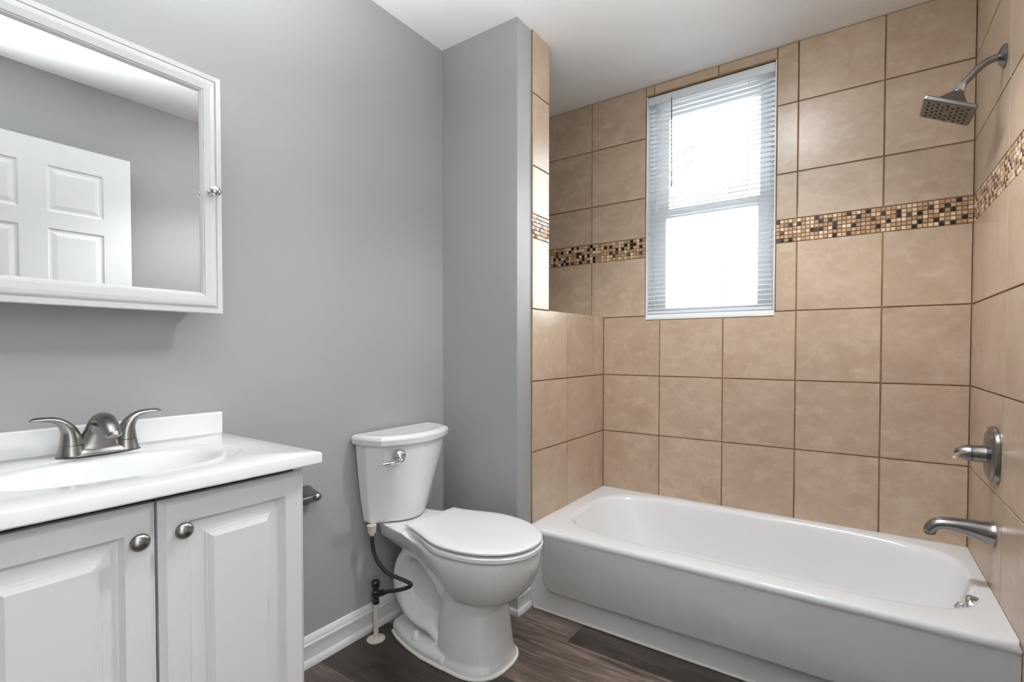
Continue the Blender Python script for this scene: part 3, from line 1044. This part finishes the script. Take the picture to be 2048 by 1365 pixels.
hp = smooth_path([(0.106, 1.238, 0.186), (0.135, 1.243, 0.195), (0.185, 1.247, 0.213), (0.228, 1.250, 0.234), (0.236, 1.250, 0.246), (0.215, 1.247, 0.252), (0.165, 1.244, 0.256), (0.115, 1.238, 0.266), (0.085, 1.222, 0.308), (0.077, 1.210, 0.36), (0.076, 1.206, 0.412)], 6)
MB().tube(hp, 0.0074, 12).build('hose', M['rubber'], ws, smooth=60)
MB().lathe([(0.405, 0.009), (0.414, 0.009), (0.416, 0.015), (0.436, 0.016), (0.440, 0.018), (0.444, 0.018)], (0.076, 1.206, 0), (0, 0, 1), 16).build('coupling_nut', M['pvc'], ws, smooth=30)

# ------------------------------------------------------------------ vanity
CY0, CY1 = 0.082, 0.692
van = thing('vanity_cabinet', 'white two door vanity cabinet under the sink top', 'cabinet', (0.23, 0.387, 0))
cb = MB()
cb.box(0.001, 0.445, CY0, CY0 + 0.016, 0.0, 0.826).box(0.001, 0.445, CY1 - 0.016, CY1, 0.0, 0.826)
cb.box(0.001, 0.445, CY0 + 0.016, CY1 - 0.016, 0.09, 0.106).box(0.001, 0.012, CY0 + 0.016, CY1 - 0.016, 0.106, 0.826)
cb.box(0.385, 0.400, CY0 + 0.016, CY1 - 0.016, 0.0, 0.09)
cb.build('carcass', M['cabinet'], van, bevel=0.001)
MB().box(0.425, 0.4445, CY0 + 0.017, CY1 - 0.017, 0.107, 0.825).build('face_frame', M['dark'], van)  # near-black sheet standing in for the shade in the door gaps
fv = lambda u, v, d: (0.470 + d, u, v)
VSTEP = [(0.0, -0.0105), (0.0015, -0.009), (0.011, 0.0), (0.050, 0.0), (0.0565, -0.0125), (0.060, -0.0130), (0.082, -0.0085), (0.0835, -0.0060), (0.0865, -0.0052), (0.0875, -0.0040), (0.096, 0.001)]
for (a, b, ky) in ((CY0 + 0.002, 0.3845, 0.352), (0.3895, CY1 - 0.001, 0.424)):
    dr = MB().nested(fv, a, b, 0.112, 0.8095, VSTEP, back=-0.0245).build('door', M['cabinet'], van)
    MB().lathe([(0.0, 0.006), (0.010, 0.0055), (0.013, 0.010), (0.016, 0.0155), (0.020, 0.0165), (0.024, 0.0145), (0.0275, 0.008), (0.0285, 0.0)], (0.470, ky, 0.748), (1, 0, 0), 28).build('knob', M['nickel'], dr, smooth=50)

# sink top
st = thing('sink_top', 'glossy white vanity top with integral oval sink', 'sink', (0.25, 0.39, 0.828))
SX0, SX1, SY0, SY1 = 0.001, 0.508, 0.066, 0.712
scx, scy = 0.262, 0.387
A = angles_with_corners(scx, scy, SX0, SX1, SY0, SY1, 128)
ZT = 0.856
def sr(ins, z):
    return [(*rect_hit(scx, scy, SX0 + ins, SX1 - ins, SY0 + ins, SY1 - ins, th), z) for th in A]
def so(a, b, z, dx=0.0, e=2.15):
    return [(*superellipse(scx + dx, scy, a, b, e, th), z) for th in A]
rings = [so(0.17, 0.25, 0.8285), sr(0.006, 0.8282), sr(0.0015, 0.8285), sr(0.0, 0.831), sr(0.0, ZT - 0.004), sr(0.0015, ZT - 0.001), sr(0.004, ZT),
         so(0.166, 0.246, ZT), so(0.162, 0.242, ZT - 0.0006), so(0.157, 0.237, ZT - 0.0030), so(0.152, 0.231, ZT - 0.0036), so(0.134, 0.214, ZT - 0.0040), so(0.127, 0.207, ZT - 0.0048),
         so(0.1235, 0.2035, ZT - 0.0065), so(0.1205, 0.1995, ZT - 0.0095), so(0.1175, 0.1955, ZT - 0.0140), so(0.114, 0.191, ZT - 0.0205), so(0.109, 0.1845, ZT - 0.031), so(0.103, 0.176, ZT - 0.045), so(0.085, 0.150, ZT - 0.085), so(0.062, 0.11, ZT - 0.110), so(0.035, 0.06, ZT - 0.122), so(0.012, 0.012, ZT - 0.126)]
MB().loft(rings, cap0=False, cap1=True).build('countertop', M['marble'], st, smooth=27)
MB().box(0.001, 0.0215, SY0 + 0.001, SY1 - 0.0005, ZT - 0.001, 0.919).build('backsplash', M['marble'], st, bevel=0.004, bseg=3)
MB().lathe([(0, 0.022), (0.003, 0.02), (0.005, 0.0)], (scx, scy, ZT - 0.1275), (0, 0, 1), 24).build('drain', M['chrome'], st, smooth=40)

# faucet
FX, FY = 0.083, 0.407
fa_ = thing('faucet', 'brushed nickel two handle faucet on the vanity top', 'faucet', (FX, FY, ZT))
def fbase(a, b, z, e=3.0):
    return [(FX + superellipse(0, 0, a, b, e, 2 * math.pi * k / 48)[0], FY + superellipse(0, 0, a, b, e, 2 * math.pi * k / 48)[1], z) for k in range(48)]
MB().loft([fbase(0.0275, 0.079, ZT + 0.0002), fbase(0.0275, 0.079, ZT + 0.002)]).build('gasket', M['nozzle'], fa_)
MB().loft([fbase(0.0265, 0.078, ZT + 0.002), fbase(0.0255, 0.077, ZT + 0.005), fbase(0.022, 0.073, ZT + 0.012), fbase(0.018, 0.066, ZT + 0.016), fbase(0.012, 0.055, ZT + 0.018)]).build('base_plate', M['nickel'], fa_, smooth=50)
spp = smooth_path([(FX - 0.002, FY, ZT + 0.010), (FX - 0.002, FY, ZT + 0.030), (FX + 0.002, FY, ZT + 0.058), (FX + 0.014, FY, ZT + 0.078), (FX + 0.040, FY, ZT + 0.083), (FX + 0.072, FY, ZT + 0.070), (FX + 0.094, FY, ZT + 0.052)], 6)
MB().tube(spp, lerp_list([(0.056, 0.023), (0.041, 0.023), (0.0275, 0.0215), (0.0215, 0.018), (0.0185, 0.014), (0.017, 0.0125), (0.0155, 0.012)], len(spp)), 24, upv=(-1, 0, 0)).build('spout', M['nickel'], fa_, smooth=50)
MB().lathe([(0, 0.0125), (0.008, 0.0125), (0.009, 0.0105)], (FX + 0.091, FY, ZT + 0.056), (0.45, 0, -0.89), 20).build('aerator', M['nickel'], fa_, smooth=40)
for s in (-1, 1):
    hy = FY + s * 0.051
    MB().lathe([(0.004, 0.0265), (0.014, 0.0245), (0.024, 0.0225), (0.0265, 0.0222)], (FX, hy, ZT), (0, 0, 1), 32).build('hub', M['nickel'], fa_, smooth=40)
    hpth = smooth_path([(FX, hy, ZT + 0.0275), (FX, hy + s * 0.001, ZT + 0.045), (FX + 0.001, hy + s * 0.006, ZT + 0.064), (FX + 0.003, hy + s * 0.020, ZT + 0.082), (FX + 0.006, hy + s * 0.040, ZT + 0.090), (FX + 0.010, hy + s * 0.060, ZT + 0.0915), (FX + 0.013, hy + s * 0.070, ZT + 0.090)], 6)
    MB().tube(hpth, lerp_list([(0.0215, 0.0215), (0.0195, 0.019), (0.0165, 0.0145), (0.0125, 0.009), (0.0105, 0.006), (0.0115, 0.0045), (0.005, 0.002)], len(hpth)), 20, upv=(0, s, 0)).build('handle', M['nickel'], fa_, smooth=60)

# ------------------------------------------------------------------ medicine cabinet
mc = thing('medicine_cabinet', 'white framed mirror cabinet hanging above the sink', 'cabinet', (0.06, 0.39, 1.2))
MB().box(0.001, 0.099, 0.125, 0.648, 1.222, 1.824).build('carcass', M['cabinet'], mc, bevel=0.0015)
fm = lambda u, v, d: (d, u, v)
FST = [(0.0, 0.100), (0.0, 0.1155), (0.0015, 0.1175), (0.0135, 0.1185), (0.0145, 0.1155), (0.0165, 0.1155), (0.018, 0.120), (0.0215, 0.1225), (0.030, 0.1235), (0.046, 0.1225), (0.048, 0.1200), (0.0495, 0.1200), (0.055, 0.1140)]
mdr = MB().nested(fm, 0.105, 0.6715, 1.2005, 1.8435, FST, back=None, center=False)
dro = mdr.build('door', M['cabinet_frame'], mc)
MB().box(0.1005, 0.1135, 0.105 + 0.052, 0.6715 - 0.052, 1.2005 + 0.052, 1.8435 - 0.052).build('mirror', M['mirror'], dro)
MB().box(0.0995, 0.101, 0.107, 0.6695, 1.2025, 1.8415).build('back_panel', M['trim'], dro)
MB().lathe([(0.0, 0.009), (0.003, 0.0085), (0.005, 0.0055), (0.014, 0.005), (0.018, 0.010), (0.022, 0.0135), (0.027, 0.0140), (0.031, 0.011), (0.034, 0.006), (0.035, 0.0)], (0.1232, 0.6415, 1.5265), (1, 0, 0), 28).build('knob', M['chrome'], dro, smooth=50)

# ------------------------------------------------------------------ paper holder
ph = thing('toilet_paper_holder', 'brushed nickel toilet paper holder on the wall beside the vanity', 'paper holder', (0, 0.91, 0.6))
for y_ in (0.985, 0.825):
    MB().lathe([(0.0005, 0.034), (0.006, 0.034), (0.012, 0.031), (0.030, 0.026), (0.048, 0.021), (0.064, 0.0165), (0.076, 0.0130), (0.083, 0.009), (0.085, 0.0)], (0, y_, 0.598), (1, 0, 0.10), 28).build('post', M['nickel'], ph, smooth=50)
MB().tube([(0.063, 0.975, 0.604), (0.063, 0.835, 0.604)], 0.007, 16).build('roller', M['nickel'], ph, smooth=50)

# ------------------------------------------------------------------ door seen in the mirror
DX = 1.852
fd = lambda u, v, d: (DX - d, u, v)
DY0, DY1, DZ1 = 0.266, 1.020, 2.095
db = MB().box(DX + 0.006, DX + 0.040, DY0, DY1, 0.012, DZ1)
cols = [(DY0, 0.381, 0), (0.381, 0.594, 1), (0.594, 0.692, 0), (0.692, 0.905, 1), (0.905, DY1, 0)]
rows_ = [(0.012, 0.25, 0), (0.25, 0.82, 1), (0.82, 0.955, 0), (0.955, 1.682, 1), (1.682, 1.762, 0), (1.762, 1.980, 1), (1.980, DZ1, 0)]
for a, b, p in cols:
    for c, d_, q in rows_:
        if p and q:
            db.nested(fd, a, b, c, d_, [(0.0, 0.0), (0.006, -0.005), (0.014, -0.006), (0.034, -0.001), (0.036, -0.001)])
        else:
            db.bm.faces.new([db.bm.verts.new(fd(u, v, 0.0)) for u, v in ((a, c), (b, c), (b, d_), (a, d_))])
for (ya, yb2) in ((DY0, DY0 + 0.0005), (DY1 - 0.0005, DY1)):
    db.box(DX, DX + 0.040, ya, yb2, 0.012, DZ1)
db.box(DX, DX + 0.040, DY0, DY1, DZ1 - 0.0005, DZ1)
bmesh.ops.remove_doubles(db.bm, verts=db.bm.verts, dist=0.0001)
dro1 = db.build('door_1', M['trim'])
structure(dro1, 'white six panel door standing open, seen in the mirror')
for z_ in (0.25, 1.05, 1.85):
    MB().lathe([(0, 0.007), (0.09, 0.007)], (DX + 0.045, DY0 - 0.004, z_), (0, 0, 1), 12).build('hinge', M['nickel'], dro1, smooth=40)
    MB().box(DX + 0.0405, 1.9403, DY0 - 0.006, DY0 + 0.0, z_, z_ + 0.09).build('hinge_leaf', M['nickel'], dro1)
MB().lathe([(0, 0.03), (0.006, 0.029), (0.012, 0.012), (0.03, 0.011), (0.038, 0.024), (0.055, 0.027), (0.066, 0.018), (0.068, 0.0)], (DX, 0.965, 0.95), (-1, 0, 0), 28).build('door_knob', M['nickel'], dro1, smooth=40)
